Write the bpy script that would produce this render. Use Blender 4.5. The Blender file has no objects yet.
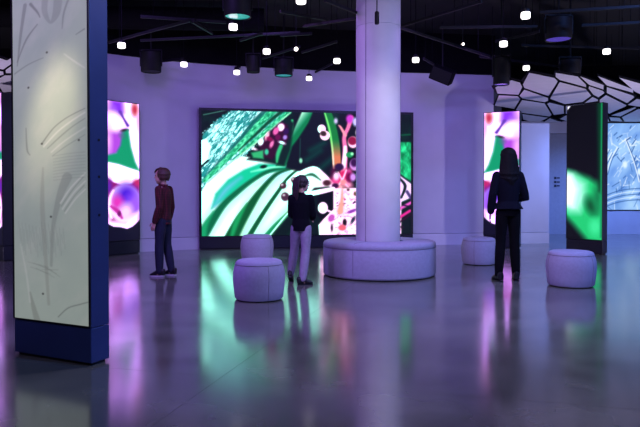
import bpy, bmesh, math, random
import numpy as np
from mathutils import Vector, Matrix, noise as mnoise
R = math.radians
rnd = random.Random(7)
C = bpy.context.scene.collection
sc = bpy.context.scene

# ------------------------------------------------------------------ camera, world, lights
EYE = 1.13
cam_d = bpy.data.cameras.new('camera'); cam = bpy.data.objects.new('camera', cam_d); C.objects.link(cam)
cam_d.sensor_width = 36; cam_d.lens = 35.75; cam_d.clip_start = .05; cam_d.clip_end = 100
cam.location = (0, 0, EYE); cam.rotation_euler = (R(89), 0, 0); cam_d.shift_y = -.0161
sc.camera = cam
vs = sc.view_settings
vs.view_transform = 'Standard'; vs.look = 'None'; vs.gamma = 1; vs.use_curve_mapping = False; vs.exposure = 0
try:
    sc.cycles.use_denoising = True
    sc.cycles.max_bounces = 8
    sc.cycles.sample_clamp_indirect = 6
except Exception: pass
w = bpy.data.worlds.new('world'); sc.world = w; w.use_nodes = True
w.node_tree.nodes['Background'].inputs[0].default_value = (.02, .02, .05, 1)

def lamp(kind, name, loc, target, energy, color, size=.2, angle=90, blend=.6):
    d = bpy.data.lights.new(name, kind); d.energy = energy; d.color = color
    if kind == 'AREA': d.shape = 'DISK'; d.size = size
    else: d.shadow_soft_size = size
    if kind == 'SPOT': d.spot_size = R(angle); d.spot_blend = blend
    o = bpy.data.objects.new(name, d); C.objects.link(o); o.location = loc
    v = Vector(target) - Vector(loc)
    o.rotation_euler = v.to_track_quat('-Z', 'Y').to_euler()
    return o
PURPLE = (.34, .19, 1.0); BLUE = (.16, .30, 1.0); LILAC = (.80, .70, 1.0); WARM = (1, .80, .48)
# wall washers on the ceiling grid
for x, tx, ty in ((-2.9, -3.4, 11.9), (-.9, -1.2, 12.9), (1.2, 1.4, 13.4), (2.7, 3.0, 13.8)):
    lamp('SPOT', 'wall_washer', (x, ty - 3.2, 4.1), (tx, ty, 1.7), 150, PURPLE, .6, 110, .9)
# ceiling floods over the seating and over the entrance behind the camera
for x, y, e, c in ((-2.4, 6.2, 120, PURPLE), (1.6, 5.6, 70, LILAC), (4.6, 6.8, 140, BLUE), (-1.5, -1.5, 60, LILAC), (3.0, -1.0, 110, BLUE)):
    lamp('AREA', 'ceiling_flood', (x, y, 4.3), (x, y + .6, 0), e, c, .6)
# fill spots added on the entrance side to brighten the seating, purple from one side and blue from the other
lamp('SPOT', 'added_front_fill', (-3.4, 2.6, 4.2), (-.6, 7.6, .3), 420, (.46, .20, 1), .25, 62, .9)
lamp('SPOT', 'added_front_fill', (4.6, 2.4, 4.2), (1.4, 8.0, .3), 480, (.20, .30, 1), .25, 62, .9)
lamp('SPOT', 'added_front_fill', (.6, 3.2, 4.2), (1.2, 8.2, .4), 220, (.46, .36, 1), .25, 60, .9)
# right zone: blue floods, and added unseen uplights brightening the canopies
lamp('SPOT', 'blue_flood', (5.9, 12.7, 2.85), (4.5, 13.95, 1.0), 90, BLUE, .1, 120, .8)
for x, y in ((6.3, 13.3), (7.6, 15.3)):
    lamp('SPOT', 'blue_flood', (x, y, 2.9), (x, y + .4, 0), 380, BLUE, .15, 150, .8)
lamp('SPOT', 'added_canopy_fill', (7.2, 9.2, .3), (4.7, 11.6, 3.0), 500, LILAC, .15, 120, .8)
lamp('SPOT', 'added_canopy_fill', (-7.4, 8.2, .3), (-5.4, 10.5, 3.0), 520, LILAC, .15, 120, .8)
# warm spot on the tall totem, white spots on the column
lamp('SPOT', 'totem_spot', (-1.72, 2.86, 3.60), (-1.77, 4.17, 1.74), 1000, WARM, .08, 14, 1)
lamp('SPOT', 'blue_spot', (3.2, 2.2, 4.2), (-1.42, 4.2, 1.3), 520, BLUE, .1, 40, .6)
lamp('SPOT', 'column_spot', (1.9, 5.5, 3.8), (.8, 8.6, 1.75), 230, (1, .95, .92), .1, 33, 1)
lamp('SPOT', 'column_spot', (-1.6, 8.6, 4.1), (.8, 8.9, 2.2), 100, (.50, .22, 1), .1, 60, .8)
lamp('SPOT', 'column_spot', (3.2, 9.2, 4.1), (.8, 8.9, 2.2), 90, (.45, .25, 1), .1, 60, .8)

# ------------------------------------------------------------------ helpers
def lin(c):
    return tuple((v/255/12.92 if v/255 <= .04045 else ((v/255+.055)/1.055)**2.4) for v in c)
def mat(name, rgb, rough=.6, metal=0, var=.12, scale=14, bump=.0, bscale=60, emit=None, estr=0, spec=.5, rvar=0, ior=1.5):
    m = bpy.data.materials.new(name); m.use_nodes = True
    nt = m.node_tree; p = nt.nodes['Principled BSDF']; L = nt.links
    c = lin(rgb)
    tc = nt.nodes.new('ShaderNodeTexCoord')
    n = nt.nodes.new('ShaderNodeTexNoise'); n.inputs['Scale'].default_value = scale; n.inputs['Detail'].default_value = 6
    L.new(tc.outputs['Object'], n.inputs['Vector'])
    r = nt.nodes.new('ShaderNodeValToRGB')
    r.color_ramp.elements[0].position = .3; r.color_ramp.elements[1].position = .7
    r.color_ramp.elements[0].color = tuple(v*(1-var) for v in c) + (1,)
    r.color_ramp.elements[1].color = tuple(min(1, v*(1+var)) for v in c) + (1,)
    L.new(n.outputs['Fac'], r.inputs['Fac']); L.new(r.outputs['Color'], p.inputs['Base Color'])
    p.inputs['Roughness'].default_value = rough; p.inputs['Metallic'].default_value = metal
    p.inputs['Specular IOR Level'].default_value = spec; p.inputs['IOR'].default_value = ior
    if rvar:
        mr = nt.nodes.new('ShaderNodeMapRange'); mr.inputs['To Min'].default_value = rough - rvar; mr.inputs['To Max'].default_value = rough + rvar
        L.new(n.outputs['Fac'], mr.inputs['Value']); L.new(mr.outputs['Result'], p.inputs['Roughness'])
    if bump:
        b = nt.nodes.new('ShaderNodeTexNoise'); b.inputs['Scale'].default_value = bscale; b.inputs['Detail'].default_value = 4
        L.new(tc.outputs['Object'], b.inputs['Vector'])
        bp = nt.nodes.new('ShaderNodeBump'); bp.inputs['Strength'].default_value = bump; bp.inputs['Distance'].default_value = .01
        L.new(b.outputs['Fac'], bp.inputs['Height']); L.new(bp.outputs['Normal'], p.inputs['Normal'])
    if emit:
        p.inputs['Emission Color'].default_value = lin(emit) + (1,); p.inputs['Emission Strength'].default_value = estr
    return m
def screen_mat(name, estr, base=.0, rough=.35):
    m = bpy.data.materials.new(name); m.use_nodes = True
    nt = m.node_tree; p = nt.nodes['Principled BSDF']
    a = nt.nodes.new('ShaderNodeVertexColor'); a.layer_name = 'picture'
    nt.links.new(a.outputs['Color'], p.inputs['Emission Color'])
    p.inputs['Emission Strength'].default_value = estr
    p.inputs['Roughness'].default_value = rough; p.inputs['Specular IOR Level'].default_value = .15
    if base:
        mx = nt.nodes.new('ShaderNodeMix'); mx.data_type = 'RGBA'; mx.blend_type = 'MULTIPLY'; mx.inputs[0].default_value = 1
        nt.links.new(a.outputs['Color'], mx.inputs[6]); mx.inputs[7].default_value = (base, base, base, 1)
        nt.links.new(mx.outputs[2], p.inputs['Base Color'])
    else: p.inputs['Base Color'].default_value = (.01, .01, .012, 1)
    return m

def link(o, parent=None):
    C.objects.link(o)
    if parent: o.parent = parent
    return o
def meshobj(name, bm, m, parent=None, smooth=False, auto=None):
    me = bpy.data.meshes.new(name); bmesh.ops.recalc_face_normals(bm, faces=bm.faces[:]); bm.to_mesh(me); bm.free()
    me.materials.append(m)
    o = link(bpy.data.objects.new(name, me), parent)
    if smooth:
        for p in me.polygons: p.use_smooth = True
        if auto:
            ca = math.cos(R(auto)); b2 = bmesh.new(); b2.from_mesh(me)
            for e in b2.edges:
                if len(e.link_faces) == 2 and e.link_faces[0].normal.dot(e.link_faces[1].normal) < ca: e.smooth = False
            b2.to_mesh(me); b2.free()
    return o
def tag(o, label, cat=None, group=None, kind=None):
    o['label'] = label
    if cat: o['category'] = cat
    if group: o['group'] = group
    if kind: o['kind'] = kind
    return o
def thing(name, label, cat, loc=(0, 0, 0), rz=0, group=None):
    o = link(bpy.data.objects.new(name, None)); o.empty_display_size = .1
    o.location = loc; o.rotation_euler = (0, 0, rz)
    return tag(o, label, cat, group)
def structure(o, label=None):
    o['kind'] = 'structure'
    if label: o['label'] = label
    return o
def copy_tree(o, parent=None):
    c = o.copy(); C.objects.link(c); c.parent = parent
    for ch in list(o.children): copy_tree(ch, c)
    return c
def box(bm, x0, y0, z0, x1, y1, z1, bev=0, M=None, seg=2):
    b = bmesh.new(); r = bmesh.ops.create_cube(b, size=1)
    bmesh.ops.scale(b, vec=(x1-x0, y1-y0, z1-z0), verts=b.verts)
    bmesh.ops.translate(b, vec=((x0+x1)/2, (y0+y1)/2, (z0+z1)/2), verts=b.verts)
    if bev: bmesh.ops.bevel(b, geom=b.edges[:], offset=bev, segments=seg, affect='EDGES', profile=.5)
    if M is not None: bmesh.ops.transform(b, matrix=M, verts=b.verts)
    merge(bm, b)
def merge(bm, b):
    me = bpy.data.meshes.new('t'); b.to_mesh(me); b.free(); bm.from_mesh(me); bpy.data.meshes.remove(me)
def lathe(bm, prof, n=48, closed=False, c=(0, 0)):
    rings = []
    for r, z in prof:
        if r < 1e-5: rings.append([bm.verts.new((c[0], c[1], z))])
        else: rings.append([bm.verts.new((c[0]+r*math.cos(2*math.pi*i/n), c[1]+r*math.sin(2*math.pi*i/n), z)) for i in range(n)])
    pairs = list(zip(rings, rings[1:])) + ([(rings[-1], rings[0])] if closed else [])
    for a, b in pairs:
        for i in range(n):
            j = (i+1) % n
            if len(a) == 1 and len(b) == 1: continue
            if len(a) == 1: bm.faces.new((a[0], b[j], b[i]))
            elif len(b) == 1: bm.faces.new((a[i], a[j], b[0]))
            else: bm.faces.new((a[i], a[j], b[j], b[i]))
def tube(bm, pts, rad, n=10, ref=(0, 0, 1), caps=True):
    """tapered tube along pts; rad entries are r or (r across, r along ref)"""
    pts = [Vector(p) for p in pts]; rings = []; ref = Vector(ref)
    if not isinstance(rad, (list, tuple)): rad = [rad]*len(pts)
    for i, p in enumerate(pts):
        t = (pts[min(i+1, len(pts)-1)] - pts[max(i-1, 0)]).normalized()
        u = t.cross(ref)
        if u.length < .05: u = t.cross(Vector((0, 1, 0)) if abs(ref.y) < .9 else Vector((1, 0, 0)))
        u.normalize(); v = u.cross(t).normalized()
        rx, ry = rad[i] if isinstance(rad[i], tuple) else (rad[i], rad[i])
        rings.append([bm.verts.new(p + u*rx*math.cos(2*math.pi*k/n) + v*ry*math.sin(2*math.pi*k/n)) for k in range(n)])
    for a, b in zip(rings, rings[1:]):
        for k in range(n): bm.faces.new((a[k], a[(k+1) % n], b[(k+1) % n], b[k]))
    if caps: bm.faces.new(rings[0][::-1]); bm.faces.new(rings[-1])
def ball(bm, c, r, seg=14, M=None):
    b = bmesh.new(); bmesh.ops.create_uvsphere(b, u_segments=seg, v_segments=max(6, seg*2//3), radius=1)
    rr = r if isinstance(r, tuple) else (r, r, r)
    bmesh.ops.scale(b, vec=rr, verts=b.verts)
    if M is not None: bmesh.ops.transform(b, matrix=M, verts=b.verts)
    bmesh.ops.translate(b, vec=c, verts=b.verts); merge(bm, b)
def px(x, y, z=0.0):
    """world point on height z that a photo pixel looks at (used once to survey the place)"""
    D = 640*(EYE - z)/(y - 192.0)
    return ((x-320)/640*D, D)

# ------------------------------------------------------------------ picture painter for the screens
class Canvas:
    def __init__(s, x0, y0, x1, y1, W, H, bg):
        s.x0, s.y0, s.x1, s.y1, s.W, s.H = x0, y0, x1, y1, W, H
        s.X, s.Y = np.meshgrid(np.linspace(x0, x1, W), np.linspace(y0, y1, H))
        s.a = np.zeros((H, W, 3)); s.a[:] = bg
        s.px = max((x1-x0)/W, (y1-y0)/H)
    def noise(s, sx, sy, seed, ang=0, octs=3):
        ca, sa = math.cos(ang), math.sin(ang)
        U = (s.X*ca + s.Y*sa)/sx; V = (-s.X*sa + s.Y*ca)/sy
        out = np.zeros_like(U); amp = 1; tot = 0
        for o in range(octs):
            rs = np.random.RandomState(seed+o); g = rs.rand(64, 64)
            u = U*2**o + 31.7*o; v = V*2**o + 17.3*o
            iu = np.floor(u).astype(int); iv = np.floor(v).astype(int); fu = u-iu; fv = v-iv
            fu = fu*fu*(3-2*fu); fv = fv*fv*(3-2*fv)
            G = lambda a, b: g[b % 64, a % 64]
            out += amp*((G(iu, iv)*(1-fu)+G(iu+1, iv)*fu)*(1-fv)+(G(iu, iv+1)*(1-fu)+G(iu+1, iv+1)*fu)*fv)
            tot += amp; amp *= .55
        return out/tot
    def put(s, al, col):
        col = np.asarray(col, float)
        s.a = s.a*(1-al[..., None]) + (col if col.ndim == 3 else col[None, None, :])*al[..., None]
    def mixc(s, f, c1, c2):
        f = np.clip(f, 0, 1)[..., None]; return np.asarray(c1, float)*(1-f) + np.asarray(c2, float)*f
    def polyd(s, pts):
        d = np.full(s.X.shape, 1e9); ins = np.zeros(s.X.shape, bool)
        for (ax, ay), (bx, by) in zip(pts, pts[1:]+pts[:1]):
            ex, ey = bx-ax, by-ay; wx, wy = s.X-ax, s.Y-ay
            t = np.clip((wx*ex+wy*ey)/max(ex*ex+ey*ey, 1e-9), 0, 1)
            d = np.minimum(d, np.hypot(wx-t*ex, wy-t*ey))
            c = ((ay > s.Y) != (by > s.Y)) & (s.X < (bx-ax)*(s.Y-ay)/(by-ay+1e-12)+ax); ins ^= c
        return np.where(ins, -d, d)
    def poly(s, pts, col, f=.6, op=1, jitter=None):
        d = s.polyd(pts)
        if jitter is not None: d = d + jitter
        s.put(op*np.clip(.5 - d/(2*f), 0, 1), col)
    def ell(s, cx, cy, rx, ry, col, f=.6, rot=0, op=1):
        ca, sa = math.cos(R(rot)), math.sin(R(rot))
        u = ((s.X-cx)*ca+(s.Y-cy)*sa)/rx; v = (-(s.X-cx)*sa+(s.Y-cy)*ca)/ry
        d = (np.hypot(u, v)-1)*min(rx, ry)
        s.put(op*np.clip(.5 - d/(2*f), 0, 1), col)
    def stroke(s, pts, wd, col, f=.6, op=1, curve=True):
        if not isinstance(wd, (list, tuple)): wd = [wd]*len(pts)
        P = [(x, y, q) for (x, y), q in zip(pts, wd)]
        if curve and len(P) > 2:
            Q = []
            for i in range(len(P)-1):
                p0, p1, p2, p3 = P[max(i-1, 0)], P[i], P[i+1], P[min(i+2, len(P)-1)]
                for k in range(5):
                    t = k/5
                    Q.append(tuple(.5*(2*b+(c-a)*t+(2*a-5*b+4*c-e)*t*t+(3*b-a-3*c+e)*t**3) for a, b, c, e in zip(p0, p1, p2, p3)))
            P = Q+[P[-1]]
        d = np.full(s.X.shape, 1e9)
        for (ax, ay, aw), (bx, by, bw) in zip(P, P[1:]):
            ex, ey = bx-ax, by-ay; wx, wy = s.X-ax, s.Y-ay
            t = np.clip((wx*ex+wy*ey)/max(ex*ex+ey*ey, 1e-9), 0, 1)
            d = np.minimum(d, np.hypot(wx-t*ex, wy-t*ey)-(aw+(bw-aw)*t)/2)
        s.put(op*np.clip(.5 - d/(2*f), 0, 1), col)
    def linear(s):
        a = np.clip(s.a/255, 0, 1)
        return np.where(a <= .04045, a/12.92, ((a+.055)/1.055)**2.4)

def display(name, cv, w_, z0, z1, yf, m, parent, flip=False, gam=1.2, tint=None):
    """flat glowing picture: one grid facing local -Y"""
    col = cv.linear()**gam
    if tint is not None:      # overexposed lights keep their hue: white parts of the picture run past display white
        tn = np.asarray(tint(np.linspace(0, 1, cv.W)), float) if callable(tint) else np.asarray(tint, float)
        k = np.clip((col.min(-1, keepdims=True)-.3)/.4, 0, 1); col = col*(1 + k*(tn - 1))
    if flip: col = col[:, ::-1]
    H, W = cv.H, cv.W
    xs = np.linspace(-w_/2, w_/2, W); zs = np.linspace(z1, z0, H)
    XX, ZZ = np.meshgrid(xs, zs)
    co = np.stack([XX, np.full_like(XX, yf), ZZ], -1).reshape(-1, 3)
    idx = np.arange(W*H).reshape(H, W)
    f = np.stack([idx[1:, :-1], idx[1:, 1:], idx[:-1, 1:], idx[:-1, :-1]], -1).reshape(-1, 4)
    me = bpy.data.meshes.new(name)
    me.vertices.add(len(co)); me.vertices.foreach_set('co', co.astype(np.float32).ravel())
    me.loops.add(f.size); me.loops.foreach_set('vertex_index', f.astype(np.int32).ravel())
    me.polygons.add(len(f)); me.polygons.foreach_set('loop_start', np.arange(0, f.size, 4, dtype=np.int32))
    me.update(calc_edges=True)
    at = me.color_attributes.new('picture', 'FLOAT_COLOR', 'POINT')
    rgba = np.concatenate([col.reshape(-1, 3), np.ones((W*H, 1))], 1).astype(np.float32)
    at.data.foreach_set('color', rgba.ravel())
    me.materials.append(m)
    return link(bpy.data.objects.new(name, me), parent)

# ------------------------------------------------------------------ materials
M = dict(
    floor=mat('polished_concrete', (100, 101, 92), .15, var=.34, scale=1.7, rvar=.05, spec=1.0, ior=1.8, bump=.025, bscale=5),
    joint=mat('dark_joint', (40, 40, 46), .8),  # dark base seen in the saw cuts between slabs
    wall=mat('painted_wall', (188, 186, 196), .75, var=.04, scale=2, bump=.03, bscale=150),
    skirting=mat('painted_skirting', (196, 194, 204), .6, var=.04, scale=3),
    black=mat('black_paint', (8, 7, 11), .9, var=.2, spec=.1),
    ceil=mat('black_ceiling', (9, 8, 13), .9, var=.25, scale=2),
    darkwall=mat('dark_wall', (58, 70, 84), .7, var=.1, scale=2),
    iron=mat('black_metal', (9, 8, 13), .6, var=.2, spec=.25),
    rail=mat('grey_rail', (15, 14, 19), .6, var=.3, spec=.25),
    navy=mat('navy_metal', (46, 62, 108), .42, metal=.2, var=.08, scale=5),
    graphite=mat('graphite_metal', (22, 22, 38), .45, metal=.2, var=.1, scale=5),
    bezel=mat('black_bezel', (8, 9, 16), .4, var=.2),
    hole=mat('dark_hole', (5, 6, 12), .8),
    pouf=mat('grey_upholstery', (164, 160, 184), .85, var=.06, scale=30, bump=.12, bscale=260),
    piping=mat('seam_piping', (128, 122, 134), .85, var=.08, scale=60),
    foot=mat('black_plinth', (12, 11, 16), .7),
    column=mat('smooth_plaster', (198, 194, 202), .55, var=.06, scale=3, bump=.04, bscale=30),
    seam=mat('dark_seam', (112, 104, 124), .8),  # darker strip along the column's vertical seams
    panel=mat('canopy_panel', (214, 208, 212), .7, var=.04, scale=5, bump=.03, bscale=90),
    lantern=mat('lit_lantern', (255, 250, 245), .5, emit=(255, 248, 246), estr=3, var=.02),
    teal=mat('teal_lens', (30, 120, 120), .2, emit=(40, 170, 165), estr=.55),
    mauve=mat('mauve_lens', (70, 60, 130), .2, emit=(90, 70, 190), estr=.6),
    lens=mat('spot_lens', (250, 245, 240), .2, emit=(255, 240, 225), estr=4),
    door=mat('grey_door', (150, 152, 165), .6, var=.05),
    ink=mat('dark_ink', (40, 42, 60), .7),
    skin=mat('skin', (214, 164, 146), .5, var=.06, scale=20),
    brownhair=mat('brown_hair', (74, 44, 34), .55, var=.35, scale=60, bump=.5, bscale=120),
    darkhair=mat('dark_hair', (10, 7, 9), .7, spec=.2, var=.35, scale=60, bump=.5, bscale=120),
    girlhair=mat('chestnut_hair', (46, 32, 34), .55, var=.35, scale=60, bump=.5, bscale=120),
    jeans=mat('indigo_denim', (22, 27, 52), .85, var=.2, scale=40, bump=.2, bscale=300),
    lavender=mat('pale_trousers', (150, 138, 160), .85, var=.12, scale=30, bump=.2, bscale=250),
    blacktro=mat('black_trousers', (6, 6, 10), .9, spec=.15, var=.2, scale=30, bump=.2, bscale=250),
    navyknit=mat('navy_knit', (10, 11, 20), .9, spec=.15, var=.25, scale=60, bump=.3, bscale=250),
    jacket=mat('navy_jacket', (10, 11, 25), .9, spec=.15, var=.2, scale=40, bump=.2, bscale=200),
    shoe=mat('black_shoe', (14, 14, 20), .5), sole=mat('white_sole', (190, 186, 196), .6),
    eye=mat('eye', (24, 18, 18), .2), lip=mat('lip', (176, 98, 98), .5),
)
def plaid(name):
    m = mat(name, (104, 20, 32), .85, var=.1, scale=30)
    nt = m.node_tree; p = nt.nodes['Principled BSDF']; tc = [n for n in nt.nodes if n.type == 'TEX_COORD'][0]
    ramp = [n for n in nt.nodes if n.type == 'VALTORGB'][0]
    prev = ramp.outputs['Color']
    for ax, sc_ in (('X', 14), ('Z', 14), ('Y', 14)):
        wv = nt.nodes.new('ShaderNodeTexWave'); wv.bands_direction = ax; wv.inputs['Scale'].default_value = sc_
        nt.links.new(tc.outputs['Object'], wv.inputs['Vector'])
        cr = nt.nodes.new('ShaderNodeValToRGB'); cr.color_ramp.elements[0].position = .45; cr.color_ramp.elements[1].position = .6
        cr.color_ramp.elements[0].color = (.45, .42, .5, 1)
        nt.links.new(wv.outputs['Fac'], cr.inputs['Fac'])
        mx = nt.nodes.new('ShaderNodeMix'); mx.data_type = 'RGBA'; mx.blend_type = 'MULTIPLY'; mx.inputs[0].default_value = .8
        nt.links.new(prev, mx.inputs[6]); nt.links.new(cr.outputs['Color'], mx.inputs[7]); prev = mx.outputs[2]
    nt.links.new(prev, p.inputs['Base Color'])
    return m
M['plaid'] = plaid('maroon_plaid')

# ------------------------------------------------------------------ floor
bm = bmesh.new(); box(bm, -9.2, -4.2, -.12, 9.2, 18.2, -.004)
floor = structure(meshobj('floor', bm, M['joint']), 'polished grey concrete floor cut into large slabs')
ang = R(-14.5); ux = Vector((math.cos(ang), math.sin(ang))); uy = Vector((-ux.y, ux.x)); o0 = Vector((-.60, 3.87)); S = 5.2
for i in range(-4, 4):
    for j in range(-4, 5):
        b = bmesh.new(); g = .0014
        cs = [o0 + ux*(i*S+g) + uy*(j*S+g), o0 + ux*((i+1)*S-g) + uy*(j*S+g), o0 + ux*((i+1)*S-g) + uy*((j+1)*S-g), o0 + ux*(i*S+g) + uy*((j+1)*S-g)]
        lo = [b.verts.new((c.x, c.y, -.004)) for c in cs]; hi = [b.verts.new((c.x, c.y, 0)) for c in cs]
        b.faces.new(hi); b.faces.new(lo[::-1])
        for k in range(4): b.faces.new((lo[k], lo[(k+1) % 4], hi[(k+1) % 4], hi[k]))
        for co, no in (((-9.2, 0, 0), (-1, 0, 0)), ((9.2, 0, 0), (1, 0, 0)), ((0, -4.2, 0), (0, -1, 0)), ((0, 18.2, 0), (0, 1, 0))):
            bmesh.ops.bisect_plane(b, geom=b.verts[:]+b.edges[:]+b.faces[:], plane_co=co, plane_no=no, clear_outer=True)
        if len(b.faces) < 3: b.free(); continue
        bmesh.ops.holes_fill(b, edges=b.edges[:])
        meshobj('slab', b, M['floor'], floor)

# ------------------------------------------------------------------ walls and ceiling
def spline(P, n=8):
    Q = []
    for i in range(len(P)-1):
        p0, p1, p2, p3 = P[max(i-1, 0)], P[i], P[i+1], P[min(i+2, len(P)-1)]
        for k in range(n):
            t = k/n
            Q.append(tuple(.5*(2*b+(c-a)*t+(2*a-5*b+4*c-e)*t*t+(3*b-a-3*c+e)*t**3) for a, b, c, e in zip(p0, p1, p2, p3)))
    return Q+[P[-1]]
def ribbon(bm, path, z0, z1, th, off=0):
    """upright wall along path, its face towards -Y, thickness going back"""
    n = len(path); F = []
    for i, (x, y) in enumerate(path):
        a = Vector(path[max(i-1, 0)]); b = Vector(path[min(i+1, n-1)]); t = (b-a).normalized(); nn = Vector((-t.y, t.x))
        p = Vector((x, y)); f = p - nn*off; k = p + nn*th
        F.append([bm.verts.new((f.x, f.y, z0)), bm.verts.new((f.x, f.y, z1)), bm.verts.new((k.x, k.y, z1)), bm.verts.new((k.x, k.y, z0))])
    for a, b in zip(F, F[1:]):
        for k in range(4): bm.faces.new((a[k], b[k], b[(k+1) % 4], a[(k+1) % 4]))
    bm.faces.new(F[0]); bm.faces.new(F[-1][::-1])
curve = spline([(-4.55, 11.05), (-4.0, 11.55), (-3.37, 12.0), (-2.37, 12.55), (0, 13.25), (2.77, 13.64), (5.05, 14.02)])
tall = [p for p in curve if p[0] < 4.0]; low = [p for p in curve if p[0] > tall[-1][0]-1e-6]
bm = bmesh.new(); ribbon(bm, tall, .25, 3.66, .25); ribbon(bm, low, .25, 2.64, .25)
structure(meshobj('wall_back', bm, M['wall'], smooth=True, auto=40), 'curved pale wall washed in purple light behind the video wall')
bm = bmesh.new(); ribbon(bm, curve, 0, .242, .25, .018)
structure(meshobj('baseboard_back', bm, M['skirting'], smooth=True, auto=40), 'tall flush skirting under the curved wall')
bm = bmesh.new(); ribbon(bm, tall, 3.66, 4.5, .25, .05)
structure(meshobj('trim_1', bm, M['black'], smooth=True, auto=40), 'black fascia above the curved wall')
def wallbox(name, a, m, label):
    b = bmesh.new(); box(b, *a); return structure(meshobj(name, b, m), label)
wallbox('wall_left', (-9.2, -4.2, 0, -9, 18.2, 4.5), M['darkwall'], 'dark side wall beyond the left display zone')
wallbox('wall_right', (9, -4.2, 0, 9.2, 18.2, 4.5), M['wall'], 'pale side wall of the blue lit right zone')
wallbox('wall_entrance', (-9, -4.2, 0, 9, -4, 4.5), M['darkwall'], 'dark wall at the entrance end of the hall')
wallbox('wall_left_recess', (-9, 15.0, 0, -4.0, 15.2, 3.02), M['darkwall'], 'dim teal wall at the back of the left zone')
wallbox('ceiling', (-9.2, -4.2, 4.5, 9.2, 18.2, 4.6), M['ceil'], 'black open ceiling above the lighting grid')
# right zone back wall with door opening
RB = 17.0
wallbox('trim_3', (4.9, RB-.02, 3.02, 9, RB+.2, 4.5), M['black'], 'black band above the right zone wall')
wallbox('trim_4', (-9, 14.98, 3.02, -4, 15.2, 4.5), M['black'], 'black band above the left zone wall')
b = bmesh.new()
box(b, 4.9, RB, 0, 6.14, RB+.2, 3.02); box(b, 6.14, RB, 2.70, 6.95, RB+.2, 3.02); box(b, 6.95, RB, 0, 9, RB+.2, 3.02)
structure(meshobj('wall_right_recess', b, M['wall']), 'blue lit wall with a grey doorway and wainscot in right zone')
d = bmesh.new(); box(d, 6.145, RB+.06, 0, 6.945, RB+.12, 2.69)
door = structure(meshobj('door_1', d, M['door']), 'plain grey doorway panel with small dark wayfinding marks')
for z in (1.51, 1.40, 1.30):
    q = bmesh.new(); box(q, 6.28, RB+.05, z-.03, 6.34, RB+.059, z+.03); box(q, 6.355, RB+.05, z-.018, 6.43, RB+.059, z+.018)
    meshobj('wayfinding_mark', q, M['ink'], door)
d = bmesh.new(); tube(d, [(6.86, RB+.03, .95), (6.86, RB+.03, 1.2)], .012); box(d, 6.85, RB+.03, .96, 6.87, RB+.06, .98); box(d, 6.85, RB+.03, 1.17, 6.87, RB+.06, 1.19)
meshobj('door_handle', d, M['iron'], door)

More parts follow.
